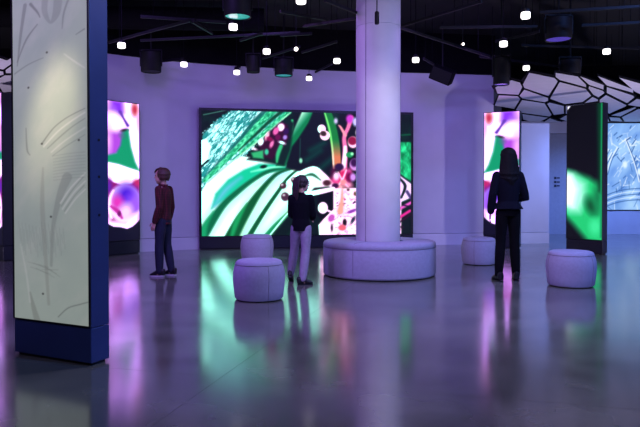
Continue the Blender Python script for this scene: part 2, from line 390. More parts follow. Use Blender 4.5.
# ------------------------------------------------------------------ pictures
def paint_wall():
    c = Canvas(203, 111.5, 411, 236, 416, 250, (12, 30, 32))
    n1 = c.noise(9, 9, 3); c.put(np.clip(n1*1.6-.6, 0, 1)*.8, (10, 70, 58))
    W = (246, 240, 246)
    # --- top-left hairy leaf
    hair = c.noise(2.8, .8, 11, R(-50), 3); hair2 = c.noise(14, 2.2, 21, R(-49), 2)
    jag = (c.noise(2, 2, 5)-.5)*5
    col = c.mixc(hair*2.4-.75+(hair2-.5)*1.4, (36, 150, 150), (226, 236, 246))
    c.poly([(200, 150), (205, 134), (214, 124), (226, 115), (232, 109), (290, 109), (204, 196), (200, 196)], col, .8, jitter=jag)
    c.poly([(200, 142), (208, 139), (212, 148), (209, 160), (202, 167), (200, 167)], (238, 232, 238), .8)
    c.stroke([(202, 168), (209, 161)], 1.6, (14, 30, 40)); c.stroke([(205, 116), (216, 113.5), (226, 111)], .8, (120, 190, 170), op=.7)
    c.stroke([(268, 109), (254, 122), (243, 136), (226, 155), (206, 178)], [7, 6, 4, 2.5, 1.5], (8, 96, 90), 1.2, op=.8)
    grn = c.mixc(c.noise(3, 1.3, 31, R(-48))*2-.5, (14, 150, 106), (120, 240, 190))
    c.stroke([(272, 110), (258, 124), (244, 141), (228, 158), (206, 181)], [7, 6.5, 6, 5, 4], grn, .8)
    c.stroke([(281, 110), (268, 121), (252, 137), (238, 151)], [3.5, 3, 2.2, 1], (6, 84, 56), .8)
    c.stroke([(287, 111), (272, 124), (256, 139), (240, 153)], [5, 5, 4.5, 3], grn, .8)
    # --- big leaf below
    pk = c.mixc(c.noise(20, 12, 41, R(-40)), (232, 226, 238), (252, 244, 244))
    c.poly([(200, 196), (207, 184), (224, 167), (241, 156.5), (256, 158), (276, 163.5), (293, 165), (306, 168), (318, 172), (330, 184), (336, 190), (302, 196), (290, 212), (268, 236), (262, 240), (200, 240)], pk, .8)
    c.stroke([(288, 112), (273, 126), (257, 141), (240, 155), (224, 168.5), (209, 182.5)], [1, 1.2, 1.2, 1.2, 1.2, 1.2], (170, 226, 190), .5)
    for q, k, wd in (([(284, 169), (262, 174), (240, 188), (222, 206), (206, 232)], (110, 214, 180), 13), ([(288, 171), (268, 184), (250, 206), (236, 238)], (120, 200, 160), 14), ([(294, 172), (278, 190), (262, 214), (248, 240)], (140, 206, 170), 9), ([(300, 192), (284, 212), (264, 238)], (110, 200, 150), 10)):
        c.stroke(q, [2, wd*.6, wd, wd*1.1, wd][:len(q)], k, 4.5, op=.55)
    c.poly([(212, 209), (216, 194), (228, 180), (243, 170), (258, 164), (272, 164), (290, 166), (284, 169), (262, 174), (242, 185), (226, 199)], (22, 198, 158), 1.4)
    c.stroke([(240, 178), (226, 190), (215, 206)], [2, 5, 3], (150, 190, 240), 3, op=.7)
    c.stroke([(288, 166), (268, 168), (250, 172)], [1, 3, 1], (150, 246, 214), 1.2)
    c.stroke([(287, 168.5), (268, 171), (252, 180), (237, 192), (222, 207), (205, 233)], [1.6, 3.4, 4, 5, 6, 10], (8, 112, 78), 1.1)
    c.stroke([(287, 172), (270, 177), (254, 186)], [2, 4, 1], (190, 224, 250), 1.4)
    c.stroke([(292, 168), (275, 174), (260, 190), (248, 208), (238, 224), (230, 240)], [1.4, 3.4, 5, 8, 11, 13], (8, 98, 58), 1.1)
    c.stroke([(246, 204), (236, 222), (231, 238)], [1, 5, 3], (30, 160, 100), 1.4)
    c.stroke([(296, 169), (286, 178), (276, 192), (262, 213), (246, 240)], [1.4, 2.6, 3.2, 3.8, 4.6], (10, 98, 62), .8)
    c.stroke([(203, 240), (206, 226), (214, 212)], [9, 5, 1], (30, 160, 110), 1.6)
    c.stroke([(302, 196), (288, 212), (274, 226), (262, 240)], [2, 3, 4.5, 5], (24, 150, 104), 1)
    c.stroke([(296, 203), (283, 217), (268, 236)], [.8, 1.4, 1.4], (230, 250, 240), .7)
    c.poly([(268, 240), (284, 220), (298, 203), (312, 188), (336, 186), (336, 240)], (12, 34, 34), 1.2)
    c.poly([(286, 236), (296, 218), (306, 208), (304, 236)], (10, 74, 52), 2.5, op=.8)
    # --- dark middle with stalks
    c.poly([(292, 112), (325, 112), (333, 168), (327, 180), (312, 168), (300, 172), (284, 168), (282, 150)], (20, 26, 36), 1.4)
    for a in ((308, 150, 322, 142), (304, 160, 318, 150), (318, 168, 330, 158)): c.stroke([(a[0], a[1]), (a[2], a[3])], 5, (10, 74, 66), 2.5, op=.8)
    c.poly([(300, 110), (311, 110), (306, 122), (296, 138), (290, 146), (284, 166), (274, 166), (278, 152), (287, 140)], c.mixc((c.X-298+(c.Y-120)*.75)/12+.5, (214, 255, 236), (10, 130, 84)), .9)
    c.stroke([(290, 120), (290, 128), (288, 134)], [2.4, 2.2, 1], (70, 210, 140), .8)
    c.stroke([(298, 138), (297.5, 158)], .7, (40, 90, 84), .5); c.ell(298.5, 160.5, 1.6, 2.6, (150, 220, 190), .7)
    # --- dark cluster of berries
    c.poly([(246, 160), (262, 144), (284, 118), (292, 122), (288, 150), (282, 166), (262, 162)], (14, 44, 40), 1.5)
    c.poly([(258, 146), (268, 132), (280, 121), (286, 124), (287, 138), (280, 150), (270, 160), (256, 156)], (62, 12, 52), 1.5, jitter=jag*.4)
    for x, y, rx, ry, k in ((279, 127, 3.6, 4.2, (246, 190, 226)), (274, 131, 2.6, 4, (232, 110, 180)), (265.5, 136, 2, 4.6, (250, 176, 206)), (259.5, 142, 2.6, 4, (240, 220, 240)), (270, 144, 1.8, 4, (236, 130, 190)),
                            (283, 137, 2, 2.4, (170, 140, 220)), (280, 142.5, 3.6, 1.6, (226, 220, 240)), (268, 139, 3, 2.2, (140, 14, 84)), (276, 137, 2.6, 3, (112, 12, 84)), (253, 149, 3, 1.4, (240, 190, 220)), (284, 131, 2.6, 3.4, (60, 20, 90))):
        c.ell(x, y, rx, ry, k, .8, 20)
    c.poly([(250, 153), (262, 150), (262, 159), (252, 158)], (60, 180, 122), 1.2); c.ell(265, 152, 2, 3, (70, 200, 160), .8); c.ell(262, 166.8, 3.2, 1.7, (6, 44, 36), .7, -12)
    c.stroke([(279, 146), (276, 154), (275, 162)], [4, 4, 2], (60, 190, 130), 1)
    # --- green stalk turning peach
    c.stroke([(325, 110), (330, 128), (334, 148), (336, 166)], [7.5, 9, 8, 7], c.mixc((c.Y-138)/18, (26, 130, 66), (214, 130, 96)), .8)
    c.stroke([(322, 110), (327, 128), (330, 148), (331.5, 168)], [1.4, 2, 2, 2], c.mixc((c.Y-138)/20, (130, 230, 130), (250, 220, 190)), .6)
    c.ell(319.3, 128, 4.2, 4.6, (240, 226, 240)); c.ell(322.5, 134.5, 5, 5, (244, 226, 226)); c.ell(321, 132.6, 3, 2.6, (70, 40, 46), .8, 15)
    c.ell(333.5, 119.5, 2, 3, (190, 190, 220), 1); c.ell(340, 118, 1.4, 1.8, (50, 120, 100), .8)
    # --- dark field right of the stalk, flowers
    c.poly([(337, 112), (401, 112), (401, 190), (340, 190)], (22, 20, 32), 1)
    c.stroke([(342, 170), (343, 150), (342, 136), (346, 126), (349, 116)], [5.5, 5, 4, 4, 5], (246, 130, 184), .9)
    c.stroke([(343, 134), (338.5, 126), (336.5, 124)], [3, 2.4, 1.2], (250, 160, 180), .8); c.ell(347.5, 117, 3.6, 4.4, (206, 70, 206), 1.4)
    c.ell(353.5, 120, 3, 4.5, (190, 196, 244), 1.2); c.ell(355.5, 131, 2, 3.5, (246, 236, 246), 1)
    c.stroke([(343, 146), (342.5, 156), (340.5, 172)], [3, 4, 4.4], (252, 240, 244), .8)
    c.ell(351, 141, 5.4, 6, (250, 214, 226), .9); c.ell(350.3, 139.6, 4.4, 4.2, (150, 22, 76), .9); c.ell(347.5, 154, 3.6, 3, (30, 150, 90), .9); c.ell(350, 153, 1.6, 1.6, (160, 240, 190), .7)
    c.ell(353, 164, 5.6, 6.4, (206, 150, 220), .9); c.ell(352, 162, 3.4, 4.2, (66, 22, 82), 1)
    for x, y, r_ in ((366, 126, 6), (379, 142, 7), (370, 158, 6), (389, 128, 5), (386, 162, 6)): c.ell(x, y, r_, r_*1.1, (230, 120, 180), 1); c.ell(x-1, y-1.4, r_*.7, r_*.7, (110, 20, 80), 1)
    # --- white curve, pink heart
    c.stroke([(286, 182), (297, 175), (311, 169), (320, 175), (329, 184), (337, 188)], [3, 6, 6, 6, 6, 5], (252, 244, 250), .9)
    c.stroke([(302, 176), (310, 174.5), (318, 180)], [1, 3, 1], (50, 120, 90), 1)
    for x, y, rx, ry, k, ro in ((334, 180, 6, 5, (228, 80, 150), 20), (341, 176, 5, 7, (214, 40, 110), 0), (345, 184, 6, 4, (240, 150, 190), 30), (337, 187, 5, 3, (250, 170, 180), 0), (331, 172, 3, 5, (90, 20, 70), 10), (347, 172, 3, 4, (230, 90, 170), 0)): c.ell(x, y, rx, ry, k, 2.2, ro)
    c.stroke([(336, 172), (340, 180), (346, 187)], [1, 2, 1], (255, 200, 220), .8); c.stroke([(344, 170), (340, 180), (334, 188)], [1.5, 2, 1], (250, 210, 225), .8); c.ell(334, 176, 3, 4, (244, 220, 240), 1.4); c.ell(341, 182, 3, 2.4, (250, 150, 160), 1)
    c.ell(337, 166.5, 4.4, 3.6, (54, 22, 74), .9); c.ell(347, 177, 3, 5, (120, 10, 80), 1.2); c.ell(351, 177, 3, 4, (206, 150, 230), 1.2)
    c.ell(324.5, 183, 4, 3, (86, 40, 56), 1); c.ell(333, 186, 3.4, 2.6, (70, 20, 70), .9)
    c.ell(281, 186, 3.2, 3, (78, 50, 62), .8); c.ell(291.5, 180, 2.8, 2.8, (84, 54, 62), .8); c.ell(283, 197, 4, 4.4, (84, 56, 76), .9)
    for x, y in ((280, 185), (290.6, 179), (281.8, 195.4)): c.ell(x, y, 1.3, 1.1, (206, 186, 200), .8)
    # --- lower white area
    c.poly([(316, 190), (334, 190), (332, 214), (320, 222), (314, 214)], (16, 12, 24), 1)
    c.stroke([(308, 194), (320, 191.5), (331, 189)], [5, 5, 4], (252, 246, 252), .7)
    c.poly([(331, 189), (401, 186), (401, 240), (317, 240), (316, 226), (321, 220), (331, 210)], c.mixc(c.noise(8, 8, 55)*1.5-.4, (250, 246, 248), (250, 226, 232)), .8)
    nz = c.noise(5, 3, 57, R(35), 3); msk = np.clip(.5-c.polyd([(333, 192), (401, 190), (401, 240), (326, 240), (333, 214)])/3, 0, 1)
    c.put(msk*np.clip(nz*5-2.9, 0, 1)*.75, (222, 96, 168)); nz = c.noise(4, 2.2, 67, R(-30), 3); c.put(msk*np.clip(nz*6-3.9, 0, 1)*.85, (70, 30, 80))
    c.ell(320.5, 208.5, 5, 6, (250, 246, 250), .7); c.stroke([(325, 211), (333, 215)], 2, (250, 236, 250), .7)
    c.stroke([(340, 190), (339.5, 202), (338, 212)], [2, 4, 7], (240, 168, 156), 1.4)
    for x, y, rx, ry, k, ro in ((329, 219, 3, 4, (196, 96, 190), 30), (350, 212, 5, 1.6, (150, 70, 180), -20), (342.5, 223.5, 2, 3.4, (40, 10, 30), 0), (340, 229, 4, 3, (230, 110, 130), 0), (351, 221, 1.6, 4, (60, 60, 90), 30), (346, 190, 1.4, 1.2, (90, 40, 60), 0), (353, 194, 1.4, 2, (110, 80, 60), 0), (329.5, 229, 1.2, 3.4, (70, 40, 70), 0)):
        c.ell(x, y, rx, ry, k, .8, ro)
    for k in range(14): c.ell(358+rnd.random()*44, 192+rnd.random()*42, 1+rnd.random()*2, 1+rnd.random()*4, rnd.choice([(226, 80, 170), (40, 14, 40), (180, 90, 200)]), .8, rnd.random()*90)
    # --- strip right of the column
    c.poly([(398, 140), (412, 140), (412, 182), (398, 172)], c.mixc(c.noise(3, 7, 61)*2-.5, (10, 130, 84), (60, 230, 160)), .8)
    c.stroke([(398, 133), (412, 132)], 1.5, (8, 100, 70), .8); c.poly([(398, 174), (412, 184), (412, 198), (398, 204)], (226, 220, 240), 1); c.stroke([(399, 178), (405, 186), (401, 198)], [2, 3, 2], (20, 30, 40), .8)
    c.stroke([(407, 192), (412, 200)], 3, (80, 60, 120), 1); c.stroke([(399, 210), (412, 203)], 3, (230, 100, 200), 1); c.stroke([(399, 219), (410, 212)], 3, (220, 50, 150), .9); c.stroke([(399, 224), (411, 216)], 1.6, (60, 10, 50), .7); c.stroke([(403, 206), (411, 208)], 1.4, (40, 20, 60), .7); c.ell(402, 229, 2, 1.4, (50, 20, 50), .7)
    return c
def paint_petals():
    c = Canvas(107, 100, 138, 241, 84, 376, (246, 240, 246))
    c.ell(113, 104, 8, 9, (236, 176, 240), 4); c.poly([(112, 99), (122, 99), (123, 110), (119, 117), (113, 116), (109, 108)], (140, 62, 226), 3)
    c.ell(110, 118, 6, 12, (226, 190, 240), 4, op=.7); c.ell(114, 120, 8, 9.5, (240, 236, 236), 2.5)
    c.stroke([(120, 110), (123, 116), (127, 123)], [3, 2, 3], (112, 70, 180), .9); c.ell(134, 106, 3, 6, (196, 62, 92), 2); c.ell(137, 116, 1, 8, (250, 170, 200), 1)
    c.poly([(107, 131), (116, 131), (126, 127), (124, 146), (120, 152), (107, 158)], (176, 84, 214), 3); c.ell(109, 140, 3, 12, (230, 170, 236), 2.5); c.ell(124, 128.5, 3.4, 1.6, (60, 44, 60), 1, -15)
    c.poly([(122, 131), (127.5, 127), (130, 145), (134, 160), (138, 169), (130, 167), (118, 163), (107, 161), (107, 155), (116, 152), (120, 144)], (18, 156, 116), 1.5)
    c.ell(122, 134, 3, 3, (90, 120, 140), 2, op=.7)
    c.poly([(107, 162), (118, 164), (130, 168), (138, 171), (138, 176), (131, 182), (122, 184), (112, 180), (107, 176)], (250, 248, 246), 1)
    c.poly([(107, 177), (113, 181.5), (121, 184.5), (131, 183), (138, 178), (138, 242), (107, 242)], (150, 30, 120), 1)
    c.ell(109, 186, 3, 7, (110, 40, 170), 2); c.ell(135, 183, 3, 4, (200, 50, 110), 2)
    c.ell(124, 203, 16, 20, (240, 214, 246), 1.5); c.ell(126, 196, 10, 12, (84, 34, 206), 6); c.ell(133, 206, 8, 12, (160, 100, 236), 5); c.ell(117, 202, 5.5, 7, (214, 62, 184), 3.5); c.ell(125, 212, 6, 8, (236, 206, 246), 4)
    c.stroke([(113, 190), (110, 198), (109, 208), (111, 217)], [1, 2, 3, 3], (250, 240, 250), 1.2); c.stroke([(111, 206), (117, 211), (121, 218)], [2, 4, 2], (190, 50, 160), 1.2); c.ell(118.5, 213.5, 1.6, 2.6, (120, 30, 110), .8)
    c.poly([(107, 214), (112, 220), (124, 222), (134, 214), (138, 212), (138, 232), (107, 232)], (248, 240, 250), 3)
    c.poly([(106, 222), (108, 223.5), (113, 226.5), (120, 227.5), (126, 229.5), (131, 227.5), (134, 225), (139, 220), (139, 244), (106, 244)], (22, 20, 46), .8)
    return c
def paint_green():
    c = Canvas(566, 104, 603, 241, 84, 300, (12, 12, 22))
    c.poly([(560, 168), (574, 172), (590, 178), (604, 188), (610, 245), (588, 243), (574, 228), (560, 214)], (40, 190, 120), 4)
    c.poly([(560, 170), (574, 174), (586, 184), (586, 200), (580, 214), (570, 214), (560, 208)], (170, 236, 214), 5)
    c.poly([(560, 172), (571, 175), (577, 190), (573, 208), (560, 206)], (236, 240, 250), 3.5)
    c.ell(592, 207, 5.5, 9, (8, 92, 58), 4, -25); c.ell(598, 198, 4, 12, (20, 130, 84), 3); c.ell(596, 228, 6, 8, (70, 214, 150), 3.5)
    c.poly([(597, 100), (604, 100), (604, 196), (599, 192)], (4, 72, 46), 2, op=.9); c.stroke([(602, 100), (602, 238)], 1.6, (24, 150, 100), .8)
    c.poly([(565, 103), (570.5, 103), (565, 109)], (226, 224, 236), .5)
    return c
def paint_rock():
    c = Canvas(13, -52, 91, 328, 156, 720, (174, 184, 176))
    n = c.noise(30, 40, 71, 0, 4); c.put(np.clip(n*1.5-.4, 0, 1)*.35, (150, 162, 160)); n = c.noise(12, 26, 78, .6, 4); c.put(np.clip(n*2-.9, 0, 1)*.5, (190, 192, 186))
    g = (118, 122, 120); L = (204, 206, 202)
    for p, w_, k, o in (([(27, 0), (22, 30), (18, 62)], [4, 3, 1], g, .45), ([(33, 0), (40, 9), (43, 15)], [3, 2, 1], g, .6), ([(40, 22), (28, 36), (18, 58)], [1.2, 2, 1], g, .5), ([(62, 0), (60, 14), (54, 22), (48, 10), (49, -6)], [9, 8, 3, 6, 7], (140, 146, 142), .45), ([(75, -4), (68, 14), (66, 30)], [2, 2, 1], g, .4),
                        ([(15, 70), (30, 62), (46, 57)], [1.4, 1, .8], g, .45), ([(88, 34), (80, 38)], [1.5, .8], g, .5), ([(68, 56), (80, 66), (88, 72)], [1, 1.6, 1], L, .6), ([(44, 145), (56, 130), (70, 120), (88, 112)], [1.6, 1.2, 1, .8], g, .6), ([(46, 148), (60, 134), (74, 124), (88, 116)], 1.6, L, .7), ([(50, 150), (64, 138), (76, 129), (88, 122)], [1, 1.4, 1, .8], g, .45), ([(54, 154), (68, 143), (88, 131)], 1.4, L, .6), ([(55, 158), (70, 148), (88, 138)], [.8, 1, .7], g, .35),
                        ([(27, 128), (28, 150), (31, 156)], [1, 1.8, 1], g, .5), ([(70, 180), (62, 200), (55, 232), (53, 270)], [10, 7, 4, 3], (146, 152, 148), .55), ([(45, 170), (44, 210), (47, 260), (50, 310)], [2, 5, 4, 3], (152, 156, 150), .5), ([(88, 176), (74, 190), (63, 206)], 1.4, L, .8), ([(88, 184), (76, 196), (65, 212)], 1.4, L, .7), ([(88, 192), (78, 202), (68, 216)], 1.3, L, .7), ([(86, 180), (75, 193), (64, 209)], .8, g, .4), ([(87, 188), (77, 199), (67, 214)], .8, g, .4),
                        ([(60, 322), (70, 312), (82, 307), (90, 304)], [.8, .9, .9, .8], g, .7), ([(30, 300), (34, 316), (38, 330)], [2, 5, 7], (140, 144, 138), .5), ([(20, 250), (26, 280), (30, 310)], [1, 2, 2], L, .4)):
        c.stroke(p, w_, k, .7, o)
    for k in range(9): c.stroke([(56, 158+k*3.1), (72, 156+k*3.1), (88, 155+k*3.1)], .8, (150, 156, 152), .6, .5)
    for k in range(26): c.stroke([(18+k*1.9, 226+(k*7 % 13)), (20+k*1.9, 246+(k*5 % 17))], .6, (140, 146, 144), .6, .35)
    for k in range(7): c.stroke([(28+k*3, 268+(k*5 % 9)), (50+k*2, 272+(k*7 % 11))], .7, (130, 134, 130), .6, .3)
    for x, y in ((44, 145), (82, 143), (53, 220), (44, 300), (50, 52), (30, 86)): c.ell(x, y, 1, 1, (90, 92, 90), .6)
    return c
def paint_mural():
    c = Canvas(600, 124, 690, 210, 220, 210, (120, 162, 226))
    n = c.noise(22, 12, 91, R(-40)); c.put(np.clip(n*1.8-.4, 0, 1)*.8, (186, 220, 250))
    c.stroke([(606, 200), (620, 172), (636, 150), (646, 126)], [3, 10, 14, 8], (160, 200, 246), 5, .7); c.stroke([(640, 205), (652, 180), (676, 160)], [6, 10, 10], (90, 136, 206), 5, .6)
    Wt = (236, 246, 255); Dk = (44, 84, 150); r2 = random.Random(12)
    for k in range(150):
        x = 604+r2.random()*84; y = 128+r2.random()*80; a_ = R(r2.choice([-58, -55, -30, 35, -8, 80])+r2.uniform(-8, 8)); L_ = r2.uniform(2, 11)
        c.stroke([(x, y), (x+L_*math.cos(a_), y+L_*math.sin(a_))], r2.uniform(.4, 1.3), Wt if r2.random() < .62 else Dk, .5, r2.uniform(.35, .85))
    for q in ([(609, 184), (618, 166), (629, 150)], [(612, 188), (622, 170), (633, 153)], [(640, 148), (632, 160), (627, 174)], [(650, 140), (660, 160), (668, 182)]):
        c.stroke(q, 1.4, Wt, .6, .9); c.stroke([(x+1.6, y+.8) for x, y in q], .9, Dk, .5, .7)
    for k in range(5):
        y = 196+k*2.8; c.stroke([(612+k, y+8), (626, y), (650, y-6), (690, y-8)], .9, Wt if k % 2 else Dk, .5, .7)
    for x, y in ((623, 178), (650, 165), (668, 172)): c.ell(x, y, 2.6, 3.4, (220, 236, 255), 1)
    return c

# ------------------------------------------------------------------ totems and the video wall
def unit(A, B, depth):
    A = Vector(A); B = Vector(B); t = (B-A); L = t.length; t.normalize(); back = Vector((-t.y, t.x))
    c = (A+B)/2 + back*depth/2
    return c, math.atan2(t.y, t.x), L
def totem(A, B, cv, m, label, hm, flip=False, depth=.18, H=2.75, name='display_totem', edge=.012, bolts=False, tint=None, cat='display totem', base=.25):
    c, rz, L = unit(A, B, depth)
    t = thing(name, label, cat, (c.x, c.y, 0), rz)
    h = L/2; d2 = depth/2
    b = bmesh.new(); box(b, -h, -d2, base, h, d2, H, .006); meshobj('housing', b, hm, t)
    b = bmesh.new(); box(b, -h, -d2, .02, h, d2, base-.003, .005); o = meshobj('base', b, hm, t)
    b = bmesh.new(); box(b, -h+.02, -d2+.02, 0, h-.02, d2-.02, .021); meshobj('plinth', b, M['foot'], t)
    b = bmesh.new()
    for x0, x1, z0, z1 in ((-h, -h+edge, base+.005, H), (h-edge, h, base+.005, H), (-h+edge, h-edge, H-edge, H), (-h+edge, h-edge, base+.005, base+.012)): box(b, x0, -d2-.010, z0, x1, -d2+.001, z1)
    meshobj('bezel', b, M['bezel'], t)
    s = display('screen', cv, L-2*edge, base+.012, H-edge, -d2-.005, m, t, flip, tint=tint)
    if bolts:
        for z in (1.47, 1.23, .98):
            q = bmesh.new(); tube(q, [(h-.001, -.005, z), (h+.003, -.005, z)], .009, 10); meshobj('bolt', q, M['hole'], t)
    return t
SM = screen_mat('led_picture', 1.35)
vw = paint_wall()
vt = totem((-2.365, 12.43), (1.935, 13.21), vw, SM, 'wide video wall showing green leaves and pink berries on the curved wall', M['graphite'], depth=.13, H=2.78, name='video_wall', edge=.05, cat='video wall', base=.255, tint=lambda u: np.stack([np.where(u < .55, .95, 1.6), np.where(u < .55, 3.0, .95), np.where(u < .55, 2.3, 1.6)], -1)[None])
pet = paint_petals()
totem((-3.755, 11.15), (-3.32, 11.70), pet, SM, 'display totem of purple petals and green leaf beside the boy', M['graphite'], tint=(2.1, 1.0, 3.4))
totem((3.34, 12.98), (3.97, 12.65), pet, SM, 'display totem of purple petals and green leaf behind the woman', M['graphite'], flip=True, tint=(2.1, 1.0, 3.4))
totem((4.65, 11.99), (5.10, 11.46), paint_green(), screen_mat('led_green', 1.4), 'dark display totem with a green and white glow under the canopy', M['graphite'])
totem((-2.125, 4.405), (-1.478, 4.09), paint_rock(), screen_mat('led_rock', .64, .42, .7), 'tall navy totem showing a pale scratched rock surface', M['navy'], depth=.16, bolts=True)
totem((-5.71, 10.75), (-5.15, 10.32), pet, SM, 'display totem of purple petals in the dim left zone', M['graphite'], flip=True, tint=(2.1, 1.0, 3.4))
# mural: backlit drawing set into the right zone wall
mt = thing('wall_mural', 'pale blue backlit mural of white technical line drawings', 'mural', (8.02, RB-.03, 0))
b = bmesh.new(); box(b, -.97, -.02, .64, .97, .03, 2.98); meshobj('backing', b, M['bezel'], mt)
display('picture', paint_mural(), 1.92, .66, 2.96, -.024, screen_mat('mural_light', 1.15), mt)
b = bmesh.new(); box(b, 6.97, RB-.05, 0, 9, RB, .62, .004); structure(meshobj('trim_2', b, M['skirting']), 'pale wainscot below the mural')

# ------------------------------------------------------------------ column and round bench
CX, CY = .815, 8.74
b = bmesh.new(); lathe(b, [(0, 0), (.302, 0), (.302, 3.36), (.296, 3.365), (.296, 3.375), (.302, 3.38), (.302, 4.5), (0, 4.5)], 96, c=(CX-.018, CY))
col = structure(meshobj('column', b, M['column'], smooth=True, auto=30), 'round plaster column rising through the circular bench')
for a in (-128, -8, 112):
    b = bmesh.new(); x, y = CX-.018+.302*math.cos(R(a)), CY+.302*math.sin(R(a))
    box(b, -.003, -.004, .0, .003, .0015, 4.49, M=Matrix.Translation((x, y, 0)) @ Matrix.Rotation(R(a+90), 4, 'Z')); meshobj('seam', b, M['seam'], col)
bt = thing('round_bench', 'circular lavender upholstered bench wrapped around the column', 'bench', (CX, CY, 0))
RB_, RI = .77, .325
b = bmesh.new(); lathe(b, [(RI, 0), (RB_-.03, 0), (RB_-.03, .014), (RI, .014)], 96, True); meshobj('plinth', b, M['foot'], bt, True, 30)
b = bmesh.new(); lathe(b, [(RI, .014), (RB_-.015, .014), (RB_-.003, .024), (RB_, .04), (RB_, .385), (RB_-.004, .392), (RI, .392)], 128, True); meshobj('skirt', b, M['pouf'], bt, True, 40)
b = bmesh.new(); lathe(b, [(RI, .394), (RB_-.004, .394), (RB_+.001, .402), (RB_, .43), (RB_-.012, .455), (RB_-.04, .468), (RB_-.12, .473), (RI+.03, .473), (RI, .465)], 128, True); meshobj('seat_pad', b, M['pouf'], bt, True, 40)
b = bmesh.new(); n = 96; tube(b, [((RB_)*math.cos(2*math.pi*i/n), (RB_)*math.sin(2*math.pi*i/n), .393) for i in range(n+1)], .005, 6, caps=False); meshobj('piping', b, M['piping'], bt, True)
for a in (-121, -1, 119):
    b = bmesh.new(); x, y = math.cos(R(a)), math.sin(R(a))
    tube(b, [(x*(RB_-.006), y*(RB_-.006), .04), (x*RB_, y*RB_, .06), (x*RB_, y*RB_, .39), (x*(RB_-.001), y*(RB_-.001), .43), (x*(RB_-.035), y*(RB_-.035), .467), (x*(RB_-.12), y*(RB_-.12), .473), (x*(RI+.04), y*(RI+.04), .473)], .0035, 6); meshobj('seam', b, M['piping'], bt, True)

# ------------------------------------------------------------------ poufs
def pouf(x, y, rz, label, Rr=.276, H=.425):
    t = thing('pouf', label, 'pouf', (x, y, 0), rz, 'round lavender poufs')
    k = Rr/.276; h = H/.425
    P = [(.225, .011), (.245, .012), (.256, .027), (.266, .11), (.273, .18), (.276, .235), (.272, .29), (.262, .34), (.250, .372)]
    T = [(.250, .374), (.245, .393), (.232, .408), (.208, .418), (.16, .423), (.08, .425), (0, .425)]
    b = bmesh.new(); lathe(b, [(.215*k, 0), (.228*k, 0), (.228*k, .011*h), (.215*k, .011*h)], 48, True); meshobj('plinth', b, M['foot'], t, True, 30)
    b = bmesh.new(); lathe(b, [(0, .011*h)]+[(r*k, z*h) for r, z in P]+[(0, .373*h)], 64); meshobj('body', b, M['pouf'], t, True, 50)
    b = bmesh.new(); lathe(b, [(0, .3735*h)]+[(r*k, z*h) for r, z in T], 64); meshobj('top_pad', b, M['pouf'], t, True, 60)
    b = bmesh.new(); n = 64; tube(b, [(.2505*k*math.cos(2*math.pi*i/n), .2505*k*math.sin(2*math.pi*i/n), .373*h) for i in range(n+1)], .004, 6, caps=False); meshobj('piping', b, M['piping'], t, True)
    for a in (0, 120, 240):
        b = bmesh.new(); tube(b, [(r*k*math.cos(R(a)), r*k*math.sin(R(a)), z*h) for r, z in P[1:]], .003, 6); meshobj('seam', b, M['piping'], t, True)
    return t
pouf(-.645, 6.71, R(-63), 'lavender pouf standing in front of a second pouf near the girl')
pouf(-1.05, 10.6, R(-150), 'lavender pouf half hidden behind another pouf, near video wall')
pouf(2.50, 9.98, R(-120), 'lavender pouf beside the woman, near the petal totem')
pouf(3.03, 7.66, R(-54), 'lavender pouf in front of the dark green totem', .290, .43)

# ------------------------------------------------------------------ canopies of polygonal panels
CZ = 3.0
def canopy(name, label, polys, z=CZ):
    cx = sum(p[0] for q in polys for p in q)/sum(map(len, polys)); cy = sum(p[1] for q in polys for p in q)/sum(map(len, polys))
    t = thing(name, label, 'canopy', (cx, cy, z))
    for q in polys:
        b = bmesh.new(); lo = [b.verts.new((x-cx, y-cy, 0)) for x, y in q]; hi = [b.verts.new((x-cx, y-cy, .014)) for x, y in q]; n = len(q)
        b.faces.new(lo); b.faces.new(hi[::-1])
        for k in range(n): b.faces.new((lo[k], hi[k], hi[(k+1) % n], lo[(k+1) % n]))
        o = meshobj('panel', b, M['panel'], t); o.data.materials.append(M['black'])
        for p in o.data.polygons:
            if p.normal.z > -.5: p.material_index = 1  # edges and top coloured black so the gaps look dark
        gx = sum(p[0] for p in q)/n; gy = sum(p[1] for p in q)/n
        w2 = [(x-cx + .07*(x-gx)/math.hypot(x-gx, y-gy), y-cy + .09*(y-gy)/math.hypot(x-gx, y-gy)) for x, y in q]
        b = bmesh.new(); lo = [b.verts.new((x, y, .015)) for x, y in w2]; hi = [b.verts.new((x, y, .03)) for x, y in w2]
        b.faces.new(lo); b.faces.new(hi[::-1])
        for k in range(n): b.faces.new((lo[k], hi[k], hi[(k+1) % n], lo[(k+1) % n]))
        meshobj('backing', b, M['black'], t)  # black sheet added above the panel to darken the gaps
        mx = sum(p[0] for p in q)/n - cx; my = sum(p[1] for p in q)/n - cy
        b = bmesh.new(); tube(b, [(mx, my, .014), (mx, my, 4.5-z)], .004, 6); meshobj('hanger', b, M['black'], t)
    return t
